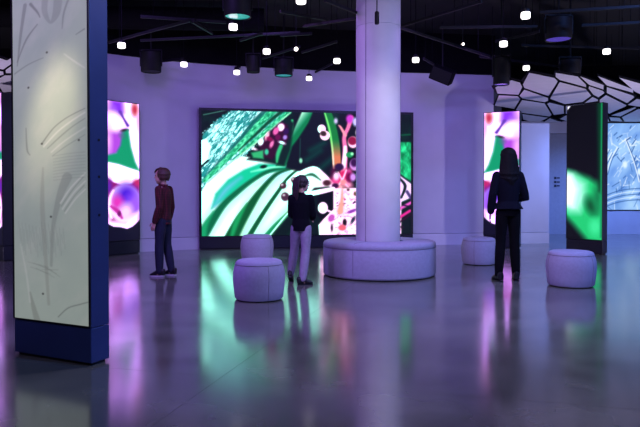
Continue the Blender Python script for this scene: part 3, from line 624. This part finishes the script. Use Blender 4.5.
RP = [[(495.9, 87), (512, 79.7), (520.7, 82.1), (523, 86.5), (519.3, 94.2), (498.4, 93.1)],
      [(530, 72.3), (555.5, 77.5), (558.6, 81), (549.4, 95.6), (525.1, 87.4), (523.6, 84)],
      [(499.7, 94.8), (518.5, 95.7), (521, 98.5), (515, 108.4), (495.6, 105.1)],
      [(525.1, 89.2), (548.9, 97.4), (549, 100.4), (545.6, 101.6), (523.4, 98), (520.4, 95.2)],
      [(523.0, 99.6), (545.6, 103), (552.6, 114.4), (550.5, 116), (521.8, 112.2), (516.9, 109.2)],
      [(523.4, 113.6), (549, 117.2), (537.4, 123.0), (524.3, 119)],
      [(551, 117.8), (558, 120.4), (574, 124), (541, 124.2)],
      [(556.5, 72.3), (578.5, 76), (587, 84.2), (587, 86.6), (560.5, 79.4), (556.6, 76.4)],
      [(560.7, 81.6), (586.6, 88.4), (592.2, 95.2), (583.6, 101.4), (566, 103.6), (551, 98.2)],
      [(581, 75.8), (604.6, 84.6), (604.6, 89.0), (590, 84.2)],
      [(590.2, 85.8), (604.2, 90.5), (605.6, 92.6), (599.6, 96.7), (594.4, 94.2), (589.6, 87.9)],
      [(599, 75.6), (634.4, 89), (634.4, 92.2), (608, 85)],
      [(608, 86.6), (634.4, 95.2), (635.7, 96.9), (628.3, 102.6), (608, 92.4)],
      [(620.3, 77.2), (650, 85.5), (650, 98), (636.2, 91)],
      [(593.6, 96.6), (599, 99), (599, 100.6), (586, 102.6)],
      [(600.9, 99.4), (607.2, 94.6), (627.7, 104.8), (626.8, 106), (610.5, 113.2), (601.2, 105)],
      [(550.4, 102.2), (564.8, 105.6), (565, 113.2), (555, 114.4), (548.2, 103.4)],
      [(567, 105.4), (584, 103.6), (599.4, 102.4), (600, 106), (609, 114.2), (590, 117), (567, 113.2)],
      [(629.3, 104.4), (638.2, 98.5), (660, 102), (660, 108), (638.4, 105.9)],
      [(612.6, 114.9), (636.2, 106.8), (637.6, 107.6), (622, 115.8)],
      [(623.4, 116.8), (640, 108.6), (662, 111.6), (650, 121.6), (626, 121.2)],
      [(567, 115), (589, 118), (608.6, 116.2), (610.6, 121), (600, 124), (578, 123.6), (561, 118.6)],
      [(610.8, 116.8), (621, 117.4), (624, 121), (612.4, 120.4)],
      [(612.6, 121.6), (625, 122.2), (627, 124.8), (603, 124.8)],
      [(628, 122.6), (651, 122.8), (672, 126), (631, 125.6)]]
canopy('ceiling_canopy', 'suspended canopy of pale irregular polygonal panels over the right zone', [[px(x, y, CZ) for x, y in q] for q in RP])
LP = [[(-20, 52), (6, 60), (11.5, 57), (14, 61), (2, 69), (-18, 66)], [(15, 62.5), (24, 60), (30, 70), (18, 73), (5, 72.6), (4.5, 69.6)], [(-22, 68), (2, 71), (2.5, 74), (-20, 80)],
      [(3.5, 75), (17, 74.6), (25, 78), (22, 90), (2, 92), (-6, 80)], [(-24, 82), (-8, 81), (0, 93), (-14, 99), (-26, 96)], [(1, 94), (22, 92), (30, 99), (6, 103), (-8, 100)], [(-26, 99), (-13, 101), (2, 105), (-30, 107)]]
canopy('ceiling_canopy', 'suspended canopy of pale polygonal panels behind the tall navy totem', [[px(x, y, CZ) for x, y in q] for q in LP])

# ------------------------------------------------------------------ ceiling grid, lanterns and fixtures
ZT = 3.52
def rail(p, q, z=ZT, wd=.035, thick=.04, m='rail'):
    a = Vector(px(*p, z)); c = Vector(px(*q, z)); mid = (a+c)/2; v = c-a
    t = thing('lighting_rail', 'thin dark lighting rail hung from the black ceiling', 'rail', (mid.x, mid.y, z), math.atan2(v.y, v.x), 'rails of the ceiling lighting grid')
    b = bmesh.new(); L = v.length/2
    box(b, -L, -wd/2, -thick/2, L, wd/2, thick/2, .004); meshobj('bar', b, M[m], t)
    for s in (-.7, .7):
        b = bmesh.new(); tube(b, [(s*L, 0, thick/2), (s*L, 0, 4.5-z)], .004, 6); meshobj('hanger', b, M['black'], t)
for i, (p, q) in enumerate([((108, 42), (190, 20)), ((140, 16), (226, 22)), ((140, 40), (300, 32)), ((192, 21), (212, 33)), ((160, 61), (184, 58)), ((211, 74), (240, 66)), ((240, 40), (262, 33)),
             ((325, 0), (356, 12)), ((280, 11), (326, 19)), ((303, 26), (356, 18)), ((302, 52), (337, 41)), ((305, 77), (336, 61)), ((280, 35), (312, 33)), ((262, 58), (300, 46)),
             ((400, 26), (482, 1)), ((400, 27), (490, 56)), ((440, 27), (538, 26)), ((496, 41), (540, 31)), ((424, 58), (434, 64)), ((522, 45), (640, 48)), ((540, 12), (640, 6)), ((582, 25), (640, 22)), ((480, 56), (560, 66))]):
    rail(p, q, ZT + (i % 3)*.05)
def lantern_proto():
    t = thing('track_lantern', 'small glowing white drum lantern hung under the lighting grid', 'lantern', group='drum lanterns under the ceiling grid')
    b = bmesh.new(); lathe(b, [(0, -.036), (.050, -.036), (.055, -.031), (.057, 0), (.055, .031), (.050, .036), (0, .036)], 24); meshobj('shade', b, M['lantern'], t, True, 40)
    b = bmesh.new(); lathe(b, [(0, .037), (.05, .037), (.05, .07), (.02, .09), (0, .09)], 20); meshobj('cap', b, M['iron'], t, True, 40)
    b = bmesh.new(); tube(b, [(0, 0, .09), (0, 0, 1.2)], .005, 8); meshobj('stem', b, M['black'], t)
    return t
lp = None
for x, y, where in ((121, 45, 'beside the tall navy totem'), (183.5, 64, 'beside the unlit barrel downlight above the boy'), (233, 26.5, 'close under the large teal lensed downlight'), (266.5, 51, 'near the small dark barrel downlight'),
                    (236.5, 72, 'at a rail end above the hairy leaf picture'), (301, 0, 'high over the girl'), (337, 60.5, 'beside the column over the flower picture'), (309, 78, 'lowest by the wall above the video wall'), (416, 59.5, 'between the column and the loudspeaker'),
                    (526, 15, 'high beside the large mauve rimmed downlight'), (504, 43.5, 'over the low hung violet downlight'), (527, 67.5, 'touching the corner of the polygonal canopy'), (607.5, 51, 'over the canopy above the dark totem')):
    X, Y = px(x, y, 3.3)
    if lp is None: lp = lantern_proto(); o = lp
    else: o = copy_tree(lp)
    o.location = (X, Y, 3.3); o['label'] = 'glowing white drum lantern ' + where
def barrel(x, ybot, wpx, z, lensm, label, hh=.30):
    X, Y = px(x, ybot, z); r = wpx*Y/640/2
    t = thing('barrel_downlight', label, 'downlight', (X, Y, z))
    b = bmesh.new(); lathe(b, [(r*.9, .02), (r*.97, 0), (r, .01), (r, hh), (r*.9, hh+.02), (0, hh+.02), (0, hh), (r*.9, hh-.02)], 32); meshobj('barrel', b, M['iron'], t, True, 30)
    b = bmesh.new(); lathe(b, [(0, .015), (r*.9, .015), (r*.9, .022), (0, .022)], 32); meshobj('lens', b, M[lensm], t, True, 30)
    b = bmesh.new(); tube(b, [(0, 0, hh), (0, 0, 4.5-z)], .015, 8); meshobj('stem', b, M['iron'], t)
    b = bmesh.new()
    for s in (-1, 1): box(b, s*(r+.012)-.006, -.02, hh*.3, s*(r+.012)+.006, .02, hh+.06)
    box(b, -r-.018, -.02, hh+.05, r+.018, .02, hh+.065); meshobj('yoke', b, M['iron'], t)
barrel(237.5, 17, 27, 3.35, 'teal', 'large black barrel downlight with a teal lens above a lantern')
barrel(559, 39.5, 26, 3.35, 'mauve', 'large black barrel downlight with a mauve rim over right zone')
barrel(283.5, 75.5, 18, 3.35, 'teal', 'black barrel downlight with teal lens above the video wall berries')
barrel(253, 72, 13, 3.38, 'foot', 'small dark barrel downlight above the hairy leaf picture')
barrel(502, 84.5, 16, 2.86, 'mauve', 'low hung black barrel downlight with violet lens beside the canopy', .42)
barrel(150.5, 71.5, 20, 3.3, 'foot', 'unlit black barrel downlight hung above the boy', .34)
barrel(571, 74, 20, 3.02, 'foot', 'dark barrel downlight just above the canopy edge', .22)
def spot(x, y, z, aim, label, size=.05, lit='lens', L=.16, Y=None):
    if Y is None: X, Yy = px(x, y, z)
    else: X, Yy = (x-320)/640*Y, Y
    t = thing('spotlight', label, 'spotlight', (X, Yy, z))
    d = (Vector(aim)-Vector((X, Yy, z))).normalized()
    b = bmesh.new(); tube(b, [-d*L*.6, -d*L*.5, d*L*.5], [size*.7, size, size], 16); meshobj('head', b, M['iron'], t, True, 40)
    b = bmesh.new(); tube(b, [d*L*.5, d*(L*.5+.004)], size*.8, 16); meshobj('lens', b, M[lit], t)
    b = bmesh.new(); tube(b, [(0, 0, 0), (0, 0, 4.5-z)], .007, 8); meshobj('stem', b, M['iron'], t)
spot(296, 48.5, 3.4, (0, 2, 1.5), 'small lit spotlight beside the video wall rails', .04)
spot(377, 18, 3.28, (.7, 7.9, 0), 'slim black spotlight hung on a cord in front of column', .028, 'foot', .14, 7.9)
spot(463, 43, 3.4, (2, 4, 1), 'tiny lit spotlight on the rail beside the column', .025, 'lens', .1)
spot(614, 131, 2.78, (7.6, 17, 1), 'black spotlight hung before the mural near the dark totem', .09, 'foot', .3)
spot(629, 130, 2.80, (8.6, 17, 1), 'black spotlight hung before the mural beside its neighbour', .07, 'foot', .3)
# fixtures that carry the lamps aimed at the totem and the column
spot(320-1.716/2.76*640, 0, 3.75, (-1.77, 4.17, 1.74), 'warm spotlight aimed at the tall navy totem', .05, 'lens', .14, Y=2.76)
# out-of-view floor uplights, added to brighten the canopy undersides
for x, y, aim, lab in ((7.2, 9.2, (4.7, 11.6, 3.0), 'added unseen floor uplight brightening the right canopy'), (-7.4, 8.2, (-5.4, 10.5, 3.0), 'added unseen floor uplight brightening the left canopy')):
    t = thing('added_floor_uplight', lab, 'uplight', (x, y, 0)); d = (Vector(aim)-Vector((x, y, .2))).normalized(); c = Vector((0, 0, .16))
    b = bmesh.new(); lathe(b, [(0, 0), (.12, 0), (.12, .015), (0, .015)], 24); meshobj('base', b, M['iron'], t)
    b = bmesh.new(); tube(b, [(0, 0, .015), (0, 0, .16)], .015, 10); meshobj('stem', b, M['iron'], t)
    b = bmesh.new(); tube(b, [c-d*.07, c-d*.05, c+d*.07], [.05, .08, .08], 20); meshobj('head', b, M['iron'], t, True, 40)
    b = bmesh.new(); tube(b, [c+d*.07, c+d*.074], .07, 20); meshobj('lens', b, M['lens'], t)
# hung loudspeaker
X, Y = px(443, 72, 3.5)
t = thing('loudspeaker', 'black loudspeaker box tilted down from the ceiling by the column', 'loudspeaker', (X, Y, 3.46), R(-20))
b = bmesh.new(); box(b, -.22, -.13, -.14, .22, .13, .14, .015, Matrix.Rotation(R(25), 4, 'Y') @ Matrix.Rotation(R(20), 4, 'X')); meshobj('cabinet', b, M['black'], t)
b = bmesh.new(); box(b, -.2, -.137, -.12, .2, -.128, .12, .003, Matrix.Rotation(R(25), 4, 'Y') @ Matrix.Rotation(R(20), 4, 'X')); meshobj('grille', b, M['iron'], t)
b = bmesh.new(); tube(b, [(0, 0, .08), (0, 0, 1.04)], .015, 8); meshobj('stem', b, M['iron'], t)
# ducts
for (x0, y0, x1, y1, z, r_) in ((-8.8, 10.9, -1.0, 11.4, 4.2, .2),):
    t = thing('air_duct', 'black round air duct %s' % ('above the petal totem and lanterns' if r_ > .18 else 'over the space between column and canopy'), 'duct', (x0, y0, z))
    b = bmesh.new(); tube(b, [(0, 0, 0), (x1-x0, y1-y0, 0)], r_, 20); meshobj('pipe', b, M['black'], t, True, 40)
    for k in (.2, .5, .8):
        b = bmesh.new(); tube(b, [((x1-x0)*k, (y1-y0)*k, r_-.01), ((x1-x0)*k, (y1-y0)*k, 4.5-z)], .008, 6); meshobj('hanger', b, M['iron'], t)
# ------------------------------------------------------------------ people
def remesh(bm, vox, m, name, parent, it=6):
    bmesh.ops.recalc_face_normals(bm, faces=bm.faces[:])
    me = bpy.data.meshes.new('t'); bm.to_mesh(me); bm.free()
    o = bpy.data.objects.new('t', me); C.objects.link(o)
    r = o.modifiers.new('r', 'REMESH'); r.mode = 'VOXEL'; r.voxel_size = vox
    s = o.modifiers.new('s', 'SMOOTH'); s.factor = .5; s.iterations = it
    dg = bpy.context.evaluated_depsgraph_get()
    res = bpy.data.meshes.new_from_object(o.evaluated_get(dg)); res.name = name
    bpy.data.objects.remove(o); bpy.data.meshes.remove(me)
    res.materials.clear(); res.materials.append(m)
    for p in res.polygons: p.use_smooth = True
    return link(bpy.data.objects.new(name, res), parent)
def limb(bm, a, b, c, ra, rb, rc, n=14):
    """two-bone limb with rounded joints; a->b->c"""
    a, b, c = Vector(a), Vector(b), Vector(c)
    P = [a, a.lerp(b, .35), a.lerp(b, .8), b, b.lerp(c, .3), b.lerp(c, .75), c]
    rr = [ra, ra*.98, rb*1.02, rb, (rb*.55+ra*.12+rc*.4), rc*1.15, rc]
    tube(bm, P, rr, n, (0, 1, 0)); ball(bm, a, ra); ball(bm, c, rc)
def hand(bm, wr, d, thumb, s, curl=.5):
    wr = Vector(wr); d = Vector(d).normalized(); th = Vector(thumb); th = (th - d*th.dot(d)).normalized(); nrm = d.cross(th).normalized()
    L = .175*s
    tube(bm, [wr-d*.02*s, wr+d*.02*s, wr+d*.06*s, wr+d*.095*s], [(.018*s, .018*s), (.03*s, .015*s), (.036*s, .014*s), (.034*s, .011*s)], 14, nrm)
    for k, (off, ln) in enumerate(((.029, .068), (.010, .078), (-.010, .072), (-.029, .056))):
        p = wr+d*.088*s+th*off*s*1.05; q = [p]; dd = d.copy()
        for j in range(3):
            dd = (dd + nrm*curl*.45).normalized(); p = p + dd*ln*s*(.42, .32, .26)[j]; q.append(p)
        tube(bm, q, [.0082*s, .0078*s, .0072*s, .006*s], 10, th); ball(bm, q[-1], .006*s, 8)
    p = wr+d*.03*s+th*.028*s; q = [p, p+(d*.55+th*.75).normalized()*.035*s, p+(d*.55+th*.75).normalized()*.035*s+(d*.9+th*.25+nrm*.2).normalized()*.032*s]
    q.append(q[-1]+(d*.95+nrm*.35).normalized()*.022*s); tube(bm, q, [.013*s, .010*s, .009*s, .007*s], 10, nrm); ball(bm, q[-1], .007*s, 8)
def person(label, loc, rz, Ht, J, top, hem, topflare, legr, armr, mats, hairfn, headyaw=0, headtilt=0, child=True, chest=1.0):
    t = thing('person', label, 'person', loc, rz)
    hh = Ht*(.150 if child else .136)          # head height, chin to crown
    hc = Vector(J.get('head', (0, .012, Ht-hh*.5)))
    HM = Matrix.Translation(hc) @ Matrix.Rotation(headyaw, 4, 'Z') @ Matrix.Rotation(headtilt, 4, 'X')
    hp = lambda x, y, z: HM @ Vector((x*hh, y*hh, z*hh))
    RM = HM.to_3x3().to_4x4()
    sh, hipz = J['sh'], J['hip']
    # ---- the body: one continuous skin
    b = bmesh.new()
    k = Ht
    tor = [(.50, .070, .052), (.54, .080, .060), (.60, .070, .052), (.68, .078, .056), (.75, .086, .058), (.80, .080, .048), (.825, .045, .036), (.85, .030, .030), (.885, .028, .029)]
    lean = J.get('lean', (0, 0))
    tp = lambda z: (lean[0]*max(0, z-.5)*2, lean[1]*max(0, z-.5)*2, z*k)
    tube(b, [tp(z) for z, _, _ in tor], [(rx*k*chest, ry*k) for _, rx, ry in tor], 20, (0, 1, 0))
    tube(b, [tp(.84), tuple(hc + Vector((0, -.01, -hh*.25)))], [.029*k, .030*k], 14, (0, 1, 0))
    for s, S_ in ((-1, 'L'), (1, 'R')):
        limb(b, J['sh'+S_], J['el'+S_], J['wr'+S_], armr*.9, armr*.72, armr*.5)
        d = Vector(J['wr'+S_]) - Vector(J['el'+S_])
        hand(b, J['wr'+S_], d, J.get('th'+S_, (0, 1, 0)), Ht/1.75, .5)
        limb(b, J['hp'+S_], J['kn'+S_], J['an'+S_], legr*.92, legr*.66, legr*.42)
        an = Vector(J['an'+S_]); fd = Vector(J['fd'+S_]).normalized()
        tube(b, [an-fd*.03*k/1.5, an+fd*.02+Vector((0, 0, -.02)), an+fd*.09*k/1.5+Vector((0, 0, -.04*k/1.5))], [.03*k/1.5, .034*k/1.5, .022*k/1.5], 12)
    # head: skull, jaw, nose, brow, ears
    ball(b, hp(0, -.03, .10), (hh*.37, hh*.44, hh*.40), 20, RM)
    ball(b, hp(0, .06, -.18), (hh*.30, hh*.33, hh*.32), 18, RM); ball(b, hp(0, .22, -.38), (hh*.14, hh*.13, hh*.11), 12, RM)
    tube(b, [hp(0, .36, .06), hp(0, .43, -.05), hp(0, .47, -.13)], [hh*.03, hh*.045, hh*.06], 10); ball(b, hp(0, .35, -.27), (hh*.11, hh*.07, hh*.05), 10, RM)
    ball(b, hp(0, .33, .12), (hh*.26, hh*.07, hh*.05), 10, RM)
    for s in (-1, 1): ball(b, hp(s*.36, -.04, -.04), (hh*.04, hh*.08, hh*.13), 10, RM)
    body = remesh(b, .0048, M['skin'], 'body', t, 4)
    for s in (-1, 1):
        e = bmesh.new(); ball(e, hp(s*.15, .365, .03), (hh*.055, hh*.03, hh*.035), 10, RM); meshobj('eye', e, M['eye'], t, True)
        e = bmesh.new(); tube(e, [hp(s*.07, .40, .12), hp(s*.16, .395, .15), hp(s*.24, .34, .12)], hh*.018, 6); meshobj('eyebrow', e, mats['hair'], t, True)
    e = bmesh.new(); tube(e, [hp(-.1, .385, -.27), hp(0, .425, -.26), hp(.1, .385, -.27)], [hh*.012, hh*.026, hh*.012], 8); meshobj('lips', e, M['lip'], t, True)
    # ---- top
    b = bmesh.new(); g = .012
    secs = [(z, rx, ry) for z, rx, ry in tor if z*k > hem+.02 and z <= .83]
    z0 = hem/k
    sec = [(z0, topflare[0]/k, topflare[1]/k)] + secs
    tube(b, [tp(z) for z, _, _ in sec], [(rx*k*chest+g, ry*k+g) for _, rx, ry in sec], 24, (0, 1, 0))
    for S_ in ('L', 'R'):
        w_ = Vector(J['wr'+S_]); e_ = Vector(J['el'+S_])
        limb(b, J['sh'+S_], e_, w_.lerp(e_, .06), armr*1.12+.004, armr*.98+.004, armr*.82+.004)
    tube(b, [tp(.815), tp(.845)], [(.042*k, .040*k), (.036*k, .037*k)], 16, (0, 1, 0))
    remesh(b, .007, mats['top'], top, t, 5)
    if mats.get('collar'):
        b = bmesh.new(); n = 24; tube(b, [(tp(.85)[0]+.040*k*math.cos(2*math.pi*i/n), tp(.85)[1]+.040*k*math.sin(2*math.pi*i/n), .842*k+.008*math.sin(2*math.pi*i/n)) for i in range(n+1)], [(.006, .018)]*(n+1), 8, caps=False); meshobj('collar', b, mats['top'], t, True)
    # ---- trousers
    b = bmesh.new()
    tube(b, [(0, 0, .49*k), (0, 0, .53*k), (0, 0, .585*k)], [(.070*k+.008, .054*k+.008), (.082*k+.006, .062*k+.006), (.074*k+.004, .055*k+.004)], 20, (0, 1, 0))
    for S_ in ('L', 'R'):
        a_, kn, an = Vector(J['hp'+S_]), Vector(J['kn'+S_]), Vector(J['an'+S_])
        limb(b, a_, kn, kn.lerp(an, .97), legr*1.1+.004, legr*.84+.004, legr*.62+.006)
    remesh(b, .007, mats['trousers'], 'trousers', t, 4)
    # ---- shoes
    for S_ in ('L', 'R'):
        an = Vector(J['an'+S_]); fd = Vector(J['fd'+S_]).normalized(); up = Vector((0, 0, 1)) - fd*fd.z; up.normalize(); rt = fd.cross(up)
        f = k*.134; base = an - up*(.052*k/1.2)*.95
        b = bmesh.new()
        P = [(-.32, .30, .012), (-.26, .33, .05), (0, .33, .055), (.25, .36, .034), (.5, .36, .022), (.66, .26, .014), (.72, .1, .01)]
        tube(b, [base+fd*f*x+up*(h_*k/1.4+.004) for x, _, h_ in P], [(w_*f*.5, h_*k/1.4) for _, w_, h_ in P], 16, up)
        tube(b, [base+up*.03, an+up*.005], [.036*k/1.5, .034*k/1.5], 14, fd)
        sh_ = remesh(b, .006, M['shoe'], 'shoe', t, 3)
        b = bmesh.new()
        O = [(-.34, .10), (-.30, .15), (-.1, .155), (.2, .18), (.45, .19), (.62, .15), (.72, .06)]
        pts = [base+fd*f*x+rt*f*w_ for x, w_ in O] + [base+fd*f*x-rt*f*w_ for x, w_ in O[::-1]]
        lo = [b.verts.new(p-up*.006) for p in pts]; hi = [b.verts.new(p+up*.012) for p in pts]; n = len(pts)
        b.faces.new(lo[::-1]); b.faces.new(hi)
        for q in range(n): b.faces.new((lo[q], lo[(q+1) % n], hi[(q+1) % n], hi[q]))
        meshobj('sole', b, mats.get('sole', M['shoe']), sh_)
    # ---- hair
    b = bmesh.new(); hairfn(b, hp, hh, RM, k)
    remesh(b, .006, mats['hair'], 'hair', t, 2)
    return t
def cap(b, hp, hh, RM, low=-.22, rear=True, n=70):
    ball(b, hp(0, -.11, .15), (hh*.405, hh*.43, hh*.40), 22, RM)
    for i in range(n):
        a = R(i*360/n); x, y = math.cos(a), math.sin(a)
        if y > .5 or (not rear and y < -.1): continue
        zl = (low if y < .25 else low*.3) + rnd.uniform(-.06, .05)
        j = lambda: rnd.uniform(-.02, .02)
        tube(b, [hp(x*.14, y*.16-.06, .52), hp(x*.34+j(), y*.38-.06, .36), hp(x*.41+j(), y*.455-.06, .12), hp(x*.385+j(), y*.42-.06, (zl+.12)/2), hp(x*.34, y*.36-.05, zl)], [hh*.03, hh*.035, hh*.04, hh*.04, hh*.02], 6)
def boy_hair(b, hp, hh, RM, k):
    cap(b, hp, hh, RM, -.24)
    for i in range(11):
        x = (i/10-.5)*.62; tube(b, [hp(x*.4, .05, .545), hp(x*.9, .25, .43), hp(x*1.05+.02, .345, .27), hp(x*1.05+.03, .37, .17+rnd.uniform(-.03, .04))], [hh*.03, hh*.035, hh*.03, hh*.015], 6)
def girl_hair(b, hp, hh, RM, k):
    cap(b, hp, hh, RM, -.25)
    for i in range(18):
        u = (i/17-.5)*2; j = rnd.uniform(-.03, .03)
        tube(b, [hp(u*.10, -.05, .535), hp(u*.28, -.38, .36), hp(u*.34+j, -.50, .05), hp(u*.33+j, -.50, -.3), hp(u*.30+j, -.50, -.65), hp(u*.24, -.48, -.95+rnd.uniform(-.08, .08)), hp(u*.12, -.44, -1.2+rnd.uniform(-.06, .06))], [hh*.03, hh*.05, hh*.06, hh*.07, hh*.06, hh*.05, hh*.02], 6)
def woman_hair(b, hp, hh, RM, k):
    cap(b, hp, hh, RM, -.35, False)
    for i in range(30):
        u = (i/29-.5)*2; bk = -.44+.36*abs(u)**2.2; j = rnd.uniform(-.025, .025)
        tube(b, [hp(u*.05, -.02, .545), hp(u*.30, bk*.75, .42), hp(u*.43+j, bk-.04, .10), hp(u*.47+j, bk-.06, -.25), hp(u*.52+j, bk-.08, -.60), hp(u*.57+j, bk-.13, -.95), hp(u*.58, bk-.12, -1.25+.15*abs(u)), hp(u*.50, bk-.08, -1.55+rnd.uniform(-.12, .05)+.3*abs(u))], [hh*.03, hh*.05, hh*.06, hh*.07, hh*.07, hh*.07, hh*.06, hh*.02], 6)
# boy: looking left, arms hanging
H1 = 1.45
person('boy in maroon plaid shirt and dark jeans standing before the curved wall', (-2.10, 8.52, 0), R(74), H1,
       dict(sh=0, hip=0, shL=(-.135, -.01, 1.165), elL=(-.165, -.035, .93), wrL=(-.165, .035, .735), thL=(0, 1, 0), shR=(.135, -.01, 1.165), elR=(.165, -.03, .93), wrR=(.165, .02, .735), thR=(0, 1, 0),
            hpL=(-.07, 0, .74), knL=(-.078, .02, .42), anL=(-.08, .015, .068), fdL=(-.1, 1, 0), hpR=(.07, 0, .74), knR=(.075, -.01, .42), anR=(.078, -.075, .068), fdR=(.12, 1, 0), head=(0, .02, H1-.108)),
       'shirt', .70, (.105, .085), .066, .044, dict(top=M['plaid'], trousers=M['jeans'], hair=M['brownhair'], sole=M['sole'], collar=True), boy_hair, headyaw=R(6), headtilt=R(2))
# girl: back to us, walking towards the video wall
H2 = 1.335
person('girl in dark jumper and pale trousers walking towards the video wall', (-.235, 7.88, 0), R(-14), H2,
       dict(sh=0, hip=0, shL=(-.118, 0, 1.055), elL=(-.142, .04, .85), wrL=(-.08, .18, .80), thL=(0, 0, 1), shR=(.118, 0, 1.055), elR=(.142, .04, .85), wrR=(.10, .18, .80), thR=(0, 0, 1),
            hpL=(-.062, 0, .68), knL=(-.105, .06, .40), anL=(-.165, .10, .095), fdL=(-.15, 1, -.45), hpR=(.062, 0, .68), knR=(.072, -.05, .385), anR=(.062, -.155, .062), fdR=(.85, .5, 0), head=(.012, .03, H2-.10)),
       'jumper', .65, (.105, .082), .062, .042, dict(top=M['navyknit'], trousers=M['lavender'], hair=M['girlhair'], sole=M['shoe']), girl_hair, headyaw=R(-42), headtilt=R(-4))
# woman: back to us, left arm hanging, right arm bent in front
H3 = 1.685
person('woman with long dark hair, navy jacket and black trousers by a pouf', (2.385, 8.06, 0), R(4), H3,
       dict(sh=0, hip=0, shL=(-.145, 0, 1.335), elL=(-.205, -.02, 1.10), wrL=(-.215, .03, .875), thL=(.3, 1, 0), shR=(.145, 0, 1.335), elR=(.225, -.01, 1.06), wrR=(.10, .21, 1.05), thR=(0, 0, 1),
            hpL=(-.078, 0, .87), knL=(-.092, .01, .49), anL=(-.125, -.02, .075), fdL=(-.1, 1, 0), hpR=(.078, 0, .87), knR=(.088, .01, .49), anR=(.115, .02, .075), fdR=(.25, 1, 0), head=(0, .015, H3-.115)),
       'jacket', .915, (.185, .135), .070, .050, dict(top=M['jacket'], trousers=M['blacktro'], hair=M['darkhair']), woman_hair, headyaw=R(6), child=False)
